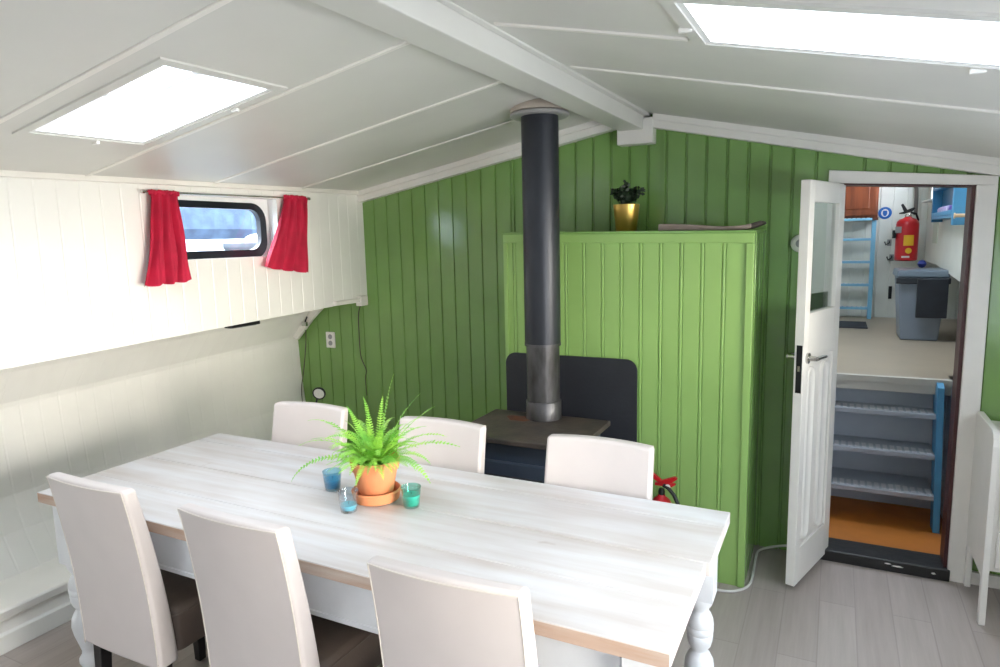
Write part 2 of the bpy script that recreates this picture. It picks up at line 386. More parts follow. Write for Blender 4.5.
# skylights: white shaft, surround, sash frame and glass
FRAME=mat('skylight_sash',(206,206,208),.4,var=.02)
wn=[1]
for k,(x0,x1,y0,y1) in enumerate(SKY):
    e=bpy.data.objects.new('window_%d'%wn[0],None); COL.objects.link(e); struct(e); wn[0]+=1
    H=.17; mb=MB(); t=.015
    def wallq(a,b):
        mb.hexa([(a[0],a[1],zc(a[0],a[1])-.001),(b[0],a[1],zc(b[0],a[1])-.001),(b[0],b[1],zc(b[0],b[1])-.001),(a[0],b[1],zc(a[0],b[1])-.001)],
                [(a[0],a[1],zc(a[0],a[1])+H),(b[0],a[1],zc(b[0],a[1])+H),(b[0],b[1],zc(b[0],b[1])+H),(a[0],b[1],zc(a[0],b[1])+H)])
    wallq((x0,y0),(x1,y0+t)); wallq((x0,y1-t),(x1,y1)); wallq((x0,y0+t),(x0+t,y1-t)); wallq((x1-t,y0+t),(x1,y1-t))
    mb.build('window_shaft',PORCH,e)
    mb=MB(); s=.03
    def strip(xa,xb,ya,yb,za,zb_):
        mb.hexa([(xa,ya,zc(xa,ya)+za),(xb,ya,zc(xb,ya)+za),(xb,yb,zc(xb,yb)+za),(xa,yb,zc(xa,yb)+za)],
                [(xa,ya,zc(xa,ya)+zb_),(xb,ya,zc(xb,ya)+zb_),(xb,yb,zc(xb,yb)+zb_),(xa,yb,zc(xa,yb)+zb_)])
    strip(x0-s,x1+s,y0-s,y0,-.006,.0);strip(x0-s,x1+s,y1,y1+s,-.006,.0);strip(x0-s,x0,y0,y1,-.006,.0);strip(x1,x1+s,y0,y1,-.006,.0)
    mb.build('window_surround',CEIL,e)
    mb=MB()
    strip(x0,x1,y0,y0+.04,H-.03,H+.02);strip(x0,x1,y1-.04,y1,H-.03,H+.02);strip(x0,x0+.04,y0+.04,y1-.04,H-.03,H+.02);strip(x1-.04,x1,y0+.04,y1-.04,H-.03,H+.02)
    mb.build('window_frame',FRAME,e)
    mb=MB(); strip(x0+.03,x1-.03,y0+.03,y1-.03,H-.002,H+.003); mb.build('window_pane',GL,e)
    # small swivel clips on the surround
    for (cx,cy) in (((x1-.2),y1+.018),(x0-.02,(y0+y1)/2+.03)):
        z=zc(cx,cy); BX(cx-.015,cx+.015,cy-.006,cy+.006,z-.014,z-.003).build('window_clip',PLASTW,e,bevel=.002)

# porthole in the left wall
e=bpy.data.objects.new('window_%d'%wn[0],None); COL.objects.link(e); struct(e); wn[0]+=1
mb=MB(); xo=-2.846
O=[(WY0,WZ0),(WY1,WZ0),(WY1,WZ1),(WY0,WZ1)]; I=[(WY0,WZ0),(WY1+.02,WZ0),(WY1+.02,WZ1),(WY0,WZ1)]
for i in range(4):
    a,b=O[i],O[(i+1)%4]; c_,d=I[(i+1)%4],I[i]
    mb.add([(XL+.002,a[0],a[1]),(XL+.002,b[0],b[1]),(xo,c_[0],c_[1]),(xo,d[0],d[1])],[(0,1,2,3)])
mb.build('window_reveal',PORCH,e)
def chamf(y0,y1,z0,z1,c,r):
    # rounded-corner outline
    return rrect(y0,y1,z0,z1,c,8)
out=rrect(2.12,2.768,1.545,1.842,.095,7); inn=rrect(2.162,2.726,1.594,1.808,.065,7)
n=len(out); mb=MB(); xa,xb=-2.87,-2.838
vs=[(xb,a,b) for a,b in out]+[(xb,a,b) for a,b in inn]+[(xa,a,b) for a,b in out]+[(xa,a,b) for a,b in inn]
fs=[]
for i in range(n):
    j=(i+1)%n; fs+=[(i,j,n+j,n+i),(2*n+i,3*n+i,3*n+j,2*n+j),(i,2*n+i,2*n+j,j),(n+i,n+j,3*n+j,3*n+i)]
mb.add(vs,fs); mb.build('window_frame',BLACKF,e,smooth=True)
MB().prism(inn,'x',-2.858,-2.854).build('window_pane',GL,e)
# board carrying the frame: ring filling wall to the frame
out2=[(a,b) for a,b in out]; big=rrect(2.0,2.96,1.42,1.98,.001,7)
mb=MB(); vs=[(-2.846,a,b) for a,b in out2]+[(-2.846,a,b) for a,b in big]+[(-2.86,a,b) for a,b in out2]+[(-2.86,a,b) for a,b in big]; fs=[]
for i in range(n):
    j=(i+1)%n; fs+=[(i,j,n+j,n+i),(2*n+i,3*n+i,3*n+j,2*n+j)]
mb.add(vs,fs); mb.build('window_board',PORCH,e)
# other windows: frame + pane
for (a,b,z0,z1) in RW:
    e=bpy.data.objects.new('window_%d'%wn[0],None); COL.objects.link(e); struct(e); wn[0]+=1
    BX(XR-.01,XR+.07,a,b,z0,z0+.03).box(XR-.01,XR+.07,a,b,z1-.03,z1).box(XR-.01,XR+.07,a,a+.03,z0+.03,z1-.03).box(XR-.01,XR+.07,b-.03,b,z0+.03,z1-.03).build('window_frame',TRIM,e)
    BX(XR+.03,XR+.034,a+.02,b-.02,z0+.02,z1-.02).build('window_pane',GL,e)
for (a,b,z0,z1) in BW:
    e=bpy.data.objects.new('window_%d'%wn[0],None); COL.objects.link(e); struct(e); wn[0]+=1
    y0,y1=YR-.07,YR+.01; m=(a+b)/2
    BX(a,b,y0,y1,z0,z0+.04).box(a,b,y0,y1,z1-.04,z1).box(a,a+.04,y0,y1,z0+.04,z1-.04).box(b-.04,b,y0,y1,z0+.04,z1-.04).box(m-.02,m+.02,y0,y1,z0+.04,z1-.04).build('window_frame',TRIM,e)
    BX(a+.02,b-.02,YR-.034,YR-.03,z0+.02,z1-.02).build('window_pane',GL,e)

# ---------------------------------------------------------------- curtains
def curtain(ytop0,ytop1,yb0,yb1,zt0,zt1,zb0,zb1,label,seed):
    rnd=random.Random(seed); t=tag(bpy.data.objects.new('curtain',None),label,'curtain','red curtains at the porthole'); COL.objects.link(t)
    zt0-=.012; zt1-=.012
    t.location=(XL+.035,(ytop0+ytop1)/2,zt0)
    L=t.location; NU,NV=60,26; ph=[rnd.uniform(0,6) for _ in range(4)]; mb=MB(); vs=[]
    for sgn in (0,1):
        for j in range(NV+1):
            v=j/NV
            e=v**1.25
            for i in range(NU+1):
                u=i/NU
                ya=ytop0+(ytop1-ytop0)*u; yb=yb0+(yb1-yb0)*u
                y=ya+(yb-ya)*e
                z=(zt0+(zt1-zt0)*u)*(1-v)+(zb0+(zb1-zb0)*u)*v
                w=.010+.012*v
                d=w*(math.sin(u*PI*2*3.6+ph[0]+.7*math.sin(v*2.5+ph[1]))+.45*math.sin(u*PI*2*7.3+ph[2]+v))+ (.004*math.sin(u*70) if v<.06 else 0)
                x=XL+.040+d+.012*v-(.002 if sgn else 0)
                y+=.008*math.sin(v*7+u*9+ph[3])*v
                z+=.006*math.sin(u*PI*7)*v
                vs.append((x-L.x,y-L.y,z-L.z))
    n=NU+1; o=(NV+1)*n
    fs=[(j*n+i,j*n+i+1,(j+1)*n+i+1,(j+1)*n+i) for j in range(NV) for i in range(NU)]
    fs+=[(o+j*n+i,o+(j+1)*n+i,o+(j+1)*n+i+1,o+j*n+i+1) for j in range(NV) for i in range(NU)]
    fs+=[(NV*n+i,NV*n+i+1,o+NV*n+i+1,o+NV*n+i) for i in range(NU)]+[(i,o+i,o+i+1,i+1) for i in range(NU)]
    mb.add(vs,fs).build('fabric',REDC,t,smooth=True)
    # gathered heading along the rod
    h=MB()
    pts=[(XL+.036-L.x+.006*math.sin(i*1.9),ytop0+(ytop1-ytop0)*i/24-L.y,(zt0+(zt1-zt0)*i/24)-L.z+.004*math.sin(i*2.6)) for i in range(25)]
    h.tube(pts,.011,8); h.build('heading',REDC,t,smooth=True)
    return t
curtain(1.985,2.135,1.905,2.165,1.872,1.872,1.448,1.462,'short crimson curtain gathered on the rod left of the porthole',3)
curtain(2.80,2.965,2.605,2.945,1.888,1.888,1.50,1.452,'short crimson curtain gathered on the rod right of the porthole',9)
t=thing('curtain_rod',(XL+.036,2.475,1.868),'thin metal curtain rod above the porthole window','curtain rod')
MB().tube([(0,-.515,-.006),(0,.52,.006)],.004,8).build('rod',CHROME,t,smooth=True)
for s in (-1,1): MB().lathe([(.009,-.006),(.009,.006)],12,(0,.518*s,.006*s),'y').build('finial',CHROME,t,smooth=True)
for s in (-1,1): BX(-.038,.003,s*.50-.004,s*.50+.004,-.005+.006*s,.005+.006*s).build('bracket',CHROME,t)

# ---------------------------------------------------------------- table
t=thing('dining_table',(-1.39,1.683,0),'long dining table with whitewashed plank top and turned white legs','table')
X0,X1=-1.132,1.13; Y0,Y1=-.396,.396
WW=whitewash()
# knots and grain streaks in the whitewash
mb=MB()
for (a,b,dx) in ((Y0,Y0+.205,.0),(Y0+.2065,.030,.0),(.0335,.28,.012),(.2825,Y1,.012)):
    mb.box(X0,X1-(.012-dx),a,b,.722,.76)
mb.build('tabletop',WW,t,bevel=.0025)
mb=MB().box(X0-.0005,X1-.013,Y0-.0012,Y0+.0006,.7235,.7575).box(X0-.0015,X0+.0006,Y0,Y1,.7235,.7575)
mb.build('raw_edge',RAW,t)['label']='unpainted reddish wood edge'
for s in (-1,1):
    y=s*.343
    mb=MB().box(X0+.12,X1-.13,y-.011,y+.011,.585,.722).box(X0+.12,X1-.13,y-.015,y+.015,.572,.588)
    mb.build('apron',TLEG,t,bevel=.003)
for s in (-1,1):
    x=(X0+.08) if s<0 else (X1-.085)
    BX(x-.011,x+.011,-.30,.30,.585,.722).build('apron',TLEG,t,bevel=.003)
prof=[(.024,0),(.030,.01),(.032,.04),(.024,.06),(.020,.075),(.027,.09),(.034,.105),(.034,.12),(.024,.135),(.022,.15),(.030,.18),(.041,.22),(.046,.25),(.043,.28),(.034,.30),(.025,.312),(.025,.318),(.034,.33),(.039,.35),(.0405,.368),(.0385,.372),(.041,.376),(.042,.393),(.0395,.397),(.042,.401),(.040,.42),(.033,.438),(.026,.448),(.026,.456),(.035,.47),(.039,.485),(.036,.497)]
lg=MB().lathe(prof,36).box(-.043,.043,-.043,.043,.497,.722)
base=None
for sx in (X0+.105,X1-.075):
    for sy in (-.343,.338):
        if base is None: base=lg.build('leg',TLEG,t,bevel=.0,smooth=True); o=base
        else: o=base.copy(); COL.objects.link(o)
        o.parent=t; o.location=(sx,sy,0)

# ---------------------------------------------------------------- chairs
def make_chair(name):
    r=bpy.data.objects.new(name,None); COL.objects.link(r)
    W=.195; zB,zT=.30,.91
    NU,NV=12,16; mb=MB(); vs=[]
    def back(v): # y of outer face along the height (0 bottom .. 1 top)
        return -.205-.012*math.sin(PI*v)*0-.058*(v**2.0)
    def th(v): return .072-.028*v
    def pos(u,v,f):
        w=W*(1-.015*v)
        x=(u*2-1)*w
        bow=-.016*(1-(2*u-1)**2)*(.3+.7*v)
        z=zB+(zT-zB)*v+(.006*(1-(2*u-1)**2) if v>.9 else 0)*1.0
        y=back(v)+bow+(th(v) if f else 0)
        return (x,y,z)
    for f in (0,1):
        for j in range(NV+1):
            for i in range(NU+1): vs.append(pos(i/NU,j/NV,f))
    n=NU+1;o=(NV+1)*n
    fs=[(j*n+i,j*n+i+1,(j+1)*n+i+1,(j+1)*n+i) for j in range(NV) for i in range(NU)]
    fs+=[(o+j*n+i,o+(j+1)*n+i,o+(j+1)*n+i+1,o+j*n+i+1) for j in range(NV) for i in range(NU)]
    fs+=[(i,o+i,o+i+1,i+1) for i in range(NU)]+[(NV*n+i,NV*n+i+1,o+NV*n+i+1,o+NV*n+i) for i in range(NU)]
    fs+=[(j*n,(j+1)*n,o+(j+1)*n,o+j*n) for j in range(NV)]+[(j*n+NU,o+j*n+NU,o+(j+1)*n+NU,(j+1)*n+NU) for j in range(NV)]
    mb.add(vs,fs); bk=mb.build('backrest',LEATH,r,bevel=.012,seg=4,smooth=True)
    pts=[Vector(pos(0,j/NV,0)) for j in range(NV+1)]+[Vector(pos(i/NU,1,0)) for i in range(1,NU+1)]+[Vector(pos(1,j/NV,0)) for j in range(NV-1,-1,-1)]
    P2=[]
    for p in pts:
        q=p.copy(); q.x*=.957; q.z=min(q.z,zT-.004); q.y-=.0002; P2.append(q)
    MB().tube(P2,.0022,6).build('piping',PIPING,bk,smooth=True)
    s=MB(); ring=rrect(-.19,.19,-.14,.228,.03,5)
    lv=[(.93,.315),(1,.325),(1,.445),(.985,.462),(.93,.472),(.6,.478)]
    vs=[];n=len(ring)
    for k,z in lv:
        for a,b in ring: vs.append((a*k,.065+(b-.065)*k,z))
    fs=[tuple(range(n)),tuple((len(lv)-1)*n+i for i in range(n))]+[(j*n+i,j*n+(i+1)%n,(j+1)*n+(i+1)%n,(j+1)*n+i) for j in range(len(lv)-1) for i in range(n)]
    st=s.add(vs,fs).build('seat',TAUPE,r,smooth=True); st['label']='dark taupe seat'
    MB().tube([(a*1.001,b*1.0,.447) for a,b in ring+[ring[0]]],.0025,6).build('piping',TAUPE,st,smooth=True)
    for sx in (-1,1):
        for (y,ty) in ((-.165,-.02),(.20,.0)):
            x=sx*.155; a,b=.021,.015
            top_=[(x-a,y-a,.33),(x+a,y-a,.33),(x+a,y+a,.33),(x-a,y+a,.33)]
            bot=[(x-b,y-b+ty,0),(x+b,y-b+ty,0),(x+b,y+b+ty,0),(x-b,y+b+ty,0)]
            MB().hexa(bot,top_).build('leg',BLACKL,r,bevel=.002)['label']='black tapered wooden leg'
    return r
ch0=make_chair('dining_chair')
CH=[(-2.03,1.425,0,'cream leather dining chair nearest the left wall, on the near side of the table'),
    (-1.40,1.415,-1,'middle cream leather dining chair on the near side of the table'),
    (-.735,1.385,2,'rightmost cream leather dining chair on the near side, its seat out of frame'),
    (-2.04,1.945,183,'cream leather dining chair on the far side, beside the black reading lamp'),
    (-1.365,1.935,180,'cream leather dining chair on the far side, between the fern and the stove'),
    (-.715,1.93,180,'cream leather dining chair on the far side, in front of the black hearth plate')]
for i,(x,y,rz,lab) in enumerate(CH):
    c=ch0 if i==0 else cpy(ch0)
    c.location=(x,y,0); c.rotation_euler=(0,0,math.radians(rz)); tag(c,lab,'chair','dining chairs around the table')

# ---------------------------------------------------------------- on the table
FX,FY=-1.352,1.725
sc=tag(MB().lathe([(.060,0),(.076,.004),(.083,.036),(.079,.040),(.074,.036),(.068,.010),(0.001,.008)],40).build('plant_saucer',TERRA,smooth=True,loc=(FX,FY,.7605)),
    'terracotta saucer under the potted fern','saucer')
t=thing('potted_fern',(FX,FY,.769),'bright green fern in a terracotta pot on the dining table','potted plant')
MB().lathe([(.050,0),(.054,.003),(.073,.098),(.079,.100),(.083,.132),(.080,.135),(.076,.132),(.070,.104),(.066,.10),(.05,.02),(.001,.018)],40).build('pot',TERRA,t,smooth=True)
MB().lathe([(.071,.10),(.073,.117),(.05,.124),(.001,.126)],28,cap=False).build('soil',SOIL,t,smooth=True)
rnd=random.Random(11); mb=MB(); st=MB()
def frond(az,L,up,droop,w=.02,tw=0,sh=0):
    N=26; p=Vector((math.cos(az)*.02,math.sin(az)*.02,.115)); el=up; pts=[p.copy()]
    for i in range(N):
        el-=droop/N*(.3+1.4*i/N)
        a=az+tw*i/N
        p=p+Vector((math.cos(a)*math.cos(el),math.sin(a)*math.cos(el),math.sin(el)))*(L/N); pts.append(p.copy())
    st.tube(pts,[.0012*(1-.75*i/N)+.0003 for i in range(N+1)],4)
    for i in range(2,N+1):
        f=i/N; ln=w*(min(1,f*4)**.6)*(1-f**2.2)**.8+.0015
        tdir=(pts[i]-pts[i-1]).normalized(); side=tdir.cross(Vector((0,0,1)))
        if side.length<.15: side=Vector((math.sin(az),-math.cos(az),0))
        side.normalize(); nrm=side.cross(tdir).normalized()
        side=(side*math.cos(sh)+nrm*math.sin(sh)).normalized()
        for s in (-1,1):
            d=(side*s+tdir*.28+nrm*rnd.uniform(-.15,.25)).normalized()
            b=pts[i]; h=L/N*.30
            mb.add([b-tdir*h,b+tdir*h,b+d*ln*.6+tdir*h*1.0,b+d*ln+tdir*h*.2,b+d*ln*.6-tdir*h*.8],[(0,1,2,3,4)])
D=math.radians
# azimuth, length, starting elevation, droop, leaflet length
spec=[(-6,.34,38,52,.019),(10,.27,50,66,.019),(-16,.30,30,72,.019),(2,.25,58,50,.018),(172,.33,44,62,.018),(186,.29,34,66,.018),(205,.29,22,85,.018),(196,.22,48,60,.018),
      (58,.30,84,14,.018),(100,.22,80,24,.018),(20,.28,70,28,.017),(28,.27,58,34,.018),(140,.23,74,30,.017),(5,.26,62,42,.018),(165,.22,66,36,.017),(300,.2,80,40,.018),(240,.19,80,40,.018)]
for k in range(64):
    a=rnd.uniform(0,360); spec.append((a,rnd.uniform(.11,.20),rnd.uniform(25,82),rnd.uniform(50,110),rnd.uniform(.016,.021)))
for k in range(18):
    a=rnd.uniform(200,340); spec.append((a,rnd.uniform(.11,.17),rnd.uniform(25,60),rnd.uniform(60,100),rnd.uniform(.016,.021)))
for (a,L,u,d,w_) in spec: frond(D(a)+rnd.uniform(-.08,.08),L,D(u),D(d),w_,rnd.uniform(-.3,.3),rnd.uniform(-.5,.5))
fo=mb.build('foliage',FERN,t); st.build('stems',FERN,fo)
def candle(x,y,label,gm,wm,wh):
    t=thing('candle_holder',(x,y,.7605),label,'candle holder','glass candle holders around the fern')
    MB().lathe([(.024,0),(.026,.002),(.0335,.068),(.0325,.069),(.0315,.067),(.0245,.008),(.001,.007)],28).build('glass',gm,t,smooth=True)
    MB().lathe([(.0238,.0085),(.0245+.007*wh/.068,wh),(.001,wh-.001)],24).build('wax',wm,t,smooth=True)
    MB().tube([(0,0,wh-.002),(.001,0,wh+.009)],.0008,5).build('wick',BLACKP,t)
candle(-1.548,1.732,'blue glass candle holder left of the fern pot',GLB,WAXB,.040)
candle(-1.372,1.604,'clear glass candle holder with light blue wax in front of the fern pot',GLC,WAXL,.024)
candle(-1.205,1.716,'turquoise glass candle holder right of the fern pot',GLT,WAXT,.042)

# ---------------------------------------------------------------- green cabinet
t=thing('storage_cabinet',(-.912,3.29,0),'tall green beadboard cabinet behind the stove','cabinet')
ox,oy=-.912,3.29; cx0,cx1=-1.512,-.3135; yf=3.054
pr=groove(cx0+.02,cx1-.03,.0925,-.7142+.0925*.0,'bead',d=.005)
m1=sheet(pr,cst(.0),cst(1.60),lambda u,d,z:(u-ox,yf+.006-d-oy,z),.02)
m1.build('front_panel',GREENLIT,t)
zct=lambda x:1.654-.022*(x-cx0)/(cx1-cx0)
def slopebox(x0,x1,y0,y1,f0,f1): return [[(x0,y0,f0(x0+ox)),(x1,y0,f0(x1+ox)),(x1,y1,f0(x1+ox)),(x0,y1,f0(x0+ox))],[(x0,y0,f1(x0+ox)),(x1,y0,f1(x1+ox)),(x1,y1,f1(x1+ox)),(x0,y1,f1(x0+ox))]]
m2=MB().hexa(*slopebox(cx0-ox,cx1-ox,yf-.004-oy,yf+.02-oy,lambda x:zct(x)-.055,lambda x:zct(x)-.012)).box(cx1-.032-ox,cx1-ox,yf-.004-oy,yf+.03-oy,0,1.5765).box(cx0-ox,cx0+.022-ox,yf-.004-oy,yf+.03-oy,0,1.598)
m2.build('face_frame',GREENLIT,t,bevel=.003)
pr=groove(yf+.03,YB-.002,.0925,yf+.1,'bead',d=.004)
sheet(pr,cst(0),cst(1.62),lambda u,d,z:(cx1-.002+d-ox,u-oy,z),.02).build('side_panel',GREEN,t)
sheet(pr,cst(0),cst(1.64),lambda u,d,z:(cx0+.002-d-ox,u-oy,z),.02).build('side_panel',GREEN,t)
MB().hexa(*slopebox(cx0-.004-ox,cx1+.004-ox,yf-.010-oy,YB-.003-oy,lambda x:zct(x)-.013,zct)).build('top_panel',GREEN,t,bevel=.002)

# hearth plate
t=tag(MB().prism(rrect(-.345,.345,0,1.04,.055,8),'y',-.004,.004).build('hearth_plate',PLATE,loc=(-1.160,3.043,0.0),bevel=.001),'black rounded heat shield plate standing behind the stove','heat shield')

# stove
t=thing('wood_stove',(-1.21,2.69,0),'dark cast iron wood stove with flat top below the pipe','stove')
BX(-.295,.305,-.23,.225,.745,.77).build('top_plate',IRON,t,bevel=.005)
MB().prism([(-.10+.07*math.cos(a)*(1+.25*math.sin(3*a)),.10+.05*math.sin(a)*(1+.2*math.cos(2*a))) for a in [2*PI*i/24 for i in range(24)]],'z',.770,.7704).build('rust_stain',RUST,t)
BX(-.255,.265,-.185,.20,.16,.745).build('firebox',IRONB,t,bevel=.006)
d=BX(-.20,.21,-.205,-.185,.26,.66).build('door',IRONB,t,bevel=.006)
BX(-.13,.14,-.209,-.204,.34,.60).build('pane',PLATE,d,bevel=.003)
MB().tube([(.19,-.21,.45),(.19,-.235,.45),(.19,-.24,.40)],.007,8).build('handle',CHROME,d,smooth=True)
BX(-.25,.26,-.21,-.183,.17,.225).build('ash_lip',IRON,t,bevel=.004)
for sx in (-.22,.23):
    for sy in (-.15,.17):
        MB().hexa([(sx-.018,sy-.018,0),(sx+.018,sy-.018,0),(sx+.018,sy+.018,0),(sx-.018,sy+.018,0)],[(sx-.028,sy-.028,.16),(sx+.028,sy-.028,.16),(sx+.028,sy+.028,.16),(sx-.028,sy+.028,.16)]).build('leg',IRON,t,bevel=.002)
# pipe
px_,py_=-1.214,2.848; zt_=zc(px_,py_)
t=thing('stove_pipe',(px_,py_,.7705),'black stovepipe rising from the stove to the ceiling','stovepipe')
MB().lathe([(.080,.36),(.084,.362),(.084,1.405-.03),(.084,zt_-.80)],48).build('upper_pipe',PIPEM,t,smooth=True)
MB().lathe([(.078,.0),(.078,.36)],48).build('lower_pipe',PIPEG,t,smooth=True)
MB().lathe([(.079,.350),(.086,.351),(.086,.362),(.079,.363)],48).build('seam_ring',PIPEG,t,smooth=True)
MB().lathe([(.078,.0),(.084,.001),(.084,.085),(.081,.088),(.078,.088)],48).build('socket',PIPEG,t,smooth=True)
zf=zt_-.7705
MB().lathe([(.089,zf-.052),(.125,zf-.055),(.132,zf-.050),(.132,zf-.040),(.126,zf-.036),(.089,zf-.036)],48).build('rosette',mat('dull_zinc',(176,174,172),.4,metal=.3),t,smooth=True)
MB().lathe([(.090,zf-.036),(.132,zf-.034),(.132,zf-.022),(.118,zf-.002),(.09,zf+.02),(.05,zf+.04)],48).build('collar',COLLAR,t,smooth=True)

# on the cabinet
t=thing('potted_plant',(-.944,3.30,1.6445),'small dark leafy plant in a gold pot on the green cabinet','potted plant')
MB().lathe([(.050,0),(.052,.002),(.066,.130),(.064,.1305),(.060,.125),(.05,.01),(.001,.008)],40).build('pot',GOLD,t,smooth=True)
MB().lathe([(.060,.112),(.001,.116)],20,cap=False).build('soil',SOIL,t)
mb=MB(); st=MB(); rnd=random.Random(5)
for k in range(34):
    a=rnd.uniform(0,2*PI); s=rnd.uniform(.1,1); tip=Vector((math.cos(a)*.085*s,math.sin(a)*.085*s,.150+.085*(1-s*.55)*rnd.uniform(.5,1.1)))
    st.tube([(tip.x*.25,tip.y*.25,.115),(tip.x*.7,tip.y*.7,(.115+tip.z)/2+.01),tip],.0012,4)
    for q in range(13):
        f=rnd.uniform(.35,1.05); b=Vector((tip.x*f,tip.y*f,.115+(tip.z-.115)*f))
        d=Vector((rnd.uniform(-1,1),rnd.uniform(-1,1),rnd.uniform(-.3,.9))).normalized(); sd=d.cross(Vector((rnd.uniform(-1,1),rnd.uniform(-1,1),rnd.uniform(-1,1)))).normalized()
        l=rnd.uniform(.018,.030)
        mb.add([b,b+d*l*.5+sd*l*.34,b+d*l,b+d*l*.5-sd*l*.34],[(0,1,2,3)])
fo=mb.build('foliage',BUSH,t); st.build('stems',BUSH,fo)
# folded cloth
t=thing('folded_cloth',(-.515,3.20,1.6366),'folded taupe cloth with a curled dark end on the cabinet top','cloth')
t.rotation_euler=(0,.0183,0)
def loftx(sec,ym,yM):
    mb=MB(); vs=[]; n=len(sec)
    for y in (ym,ym*.5+yM*.5,yM):
        for x,z0,z1 in sec: vs.append((x,y,z0))
        for x,z0,z1 in reversed(sec): vs.append((x,y,z1))
    m=2*n; fs=[tuple(range(m)),tuple(2*m+i for i in range(m))]
    for j in (0,1):
        for i in range(m): fs.append((j*m+i,j*m+(i+1)%m,(j+1)*m+(i+1)%m,(j+1)*m+i))
    return mb.add(vs,fs)
loftx([(-.225,0,.030),(-.16,0,.030),(-.08,0,.026),(0,0,.020),(.06,0,.017),(.11,0,.018),(.15,.003,.022),(.18,.009,.028)],-.09,.10).build('cloth_body',CLOTH,t,bevel=.004,smooth=True)
loftx([(.165,.004,.024),(.19,.012,.032),(.215,.022,.040),(.226,.026,.036)],-.085,.09).build('cloth_end',CLOTHD,t,bevel=.004,smooth=True)['label']='dark curled end of the cloth'

# ---------------------------------------------------------------- red extinguisher by the cabinet
def extinguisher(loc,R,H,label,labelled=False,rz=0,sc=1):
    t=thing('fire_extinguisher',loc,label,'fire extinguisher',None,rz)
    MB().lathe([(R*.85,0),(R,.01),(R,H*.80),(R*.93,H*.86),(R*.7,H*.91),(R*.35,H*.94),(R*.3,H*.96)],36).build('cylinder',RED,t,smooth=True)
    MB().lathe([(R*.26,H*.95),(R*.30,H*.99),(R*.22,H*1.02)],16).build('valve',CHROME if labelled else BLACKP,t,smooth=True)
    return t
t=extinguisher((-.672,2.945,0),.052,.455,'small red fire extinguisher with black hose behind the far right chair, beside the green cabinet')
MB().prism([(-0.075, 0.535), (-0.06, 0.55), (0.0, 0.505), (0.06, 0.53), (0.072, 0.52), (0.045, 0.498), (0.0, 0.492), (-0.02, 0.498)],'y',-.010,.010).build('lever',RED,t,bevel=.002)
MB().prism([(-0.03, 0.478), (0.045, 0.478), (0.065, 0.492), (0.06, 0.498), (-0.03, 0.492)],'y',-.009,.009).build('carry_handle',RED,t,bevel=.002)
MB().lathe([(.012,0),(.012,.012)],14,(.03,-.018,.48),'y').build('gauge',PLASTW,t)
MB().tube([(.01,-.01,.485),(.035,-.015,.475),(.06,-.02,.45),(.085,-.03,.405),(.09,-.03,.33),(.075,-.02,.2),(.07,-.01,.12)],.009,10).build('hose',RUBBER,t,smooth=True)

# ---------------------------------------------------------------- left corner details
t=thing('wall_socket',(-3.088,YB-.001,.958),'white double wall socket on the green wall left corner','socket')
BX(-.038,.038,-.010,0,-.055,.055).build('cover_plate',PLASTW,t,bevel=.003)
for s in (-1,1):
    MB().lathe([(.017,-.0115),(.017,-.0095)],20,(0,0,.022*s),'y').build('outlet',PLASTS,t)
t=thing('reading_lamp',(-3.20,YB-.003,.40),'black gooseneck reading lamp with round head on the green wall','lamp')
MB().lathe([(.03,-.02),(.032,-.0)],20,(0,0,0),'y').build('mount',BLACKP,t,smooth=True)
MB().tube([(0,-.015,0),(0,-.05,.02),(.02,-.09,.08),(.045,-.11,.135),(.065,-.12,.172)],.006,8).build('gooseneck',BLACKP,t,smooth=True)
e=MB().lathe([(.012,.02),(.034,.010),(.045,-.012),(.045,-.020),(.036,-.020)],28,(0,0,0),'y',cap=False).build('lamp_head',BLACKP,t,smooth=True)
e.location=(.095,-.125,.213); e.rotation_euler=(.25,-.2,.35)
l=MB().lathe([(.037,-.019),(.030,-.021),(.001,-.022)],24,(0,0,0),'y',cap=False).build('lamp_lens',PLASTW,e,smooth=True)
def cable(name,pts,r,m,label,cat='cable',g=None):
    # smooth Catmull-Rom
    P=[Vector(p) for p in pts]; out=[]
    P=[P[0]]+P+[P[-1]]
    for i in range(1,len(P)-2):
        for k in range(8):
            s=k/8; a,b,c,d=P[i-1],P[i],P[i+1],P[i+2]
            out.append(.5*((2*b)+(c-a)*s+(2*a-5*b+4*c-d)*s*s+(3*b-a-3*c+d)*s**3))
    out.append(P[-2])
    o=out[0].copy(); mb=MB().tube([p-o for p in out],r,6)
    return tag(mb.build(name,m,smooth=True,loc=o),label,cat)
cable('cable',[(-3.29,3.50,1.09),(-3.295,3.505,.95),(-3.33,3.505,.75),(-3.36,3.50,.60),(-3.36,3.50,.45)],.003,CABLE,'thin dark cable hanging down beside the hull edge in the left corner')
cable('cable',[(-2.80,3.515,1.215),(-2.83,3.518,1.15),(-2.835,3.518,1.0),(-2.83,3.518,.86),(-2.79,3.515,.77),(-2.775,3.485,.72),(-2.772,3.485,.6)],.003,CABLE,'thin dark cable running down the green wall below the panel corner')
cable('cable',[(-.60,3.03,.006),(-.498,2.99,.006),(-.40,2.98,.006),(-.335,3.01,.006),(-.295,3.08,.006),(-.29,3.20,.006),(-.295,3.37,.006),(-.285,3.45,.012),(-.22,3.485,.03),(-.10,3.505,.05),(-.02,3.51,.05)],.006,CABLEW,'white cable running on the floor round the green cabinet foot')
t=thing('spot_light',(XL-.05,2.62,1.20),'slim black light strip hanging under the white panel edge','light')
BX(-.02,.03,-.20,.0,-.008,.014).build('housing',BLACKP,t,bevel=.004)
BX(-.01,.02,-.18,-.02,-.011,-.008).build('diffuser',PLASTS,t)
t=thing('cable_clip',(-3.27,3.465,1.085),'dark little latch on the white soffit end','latch')
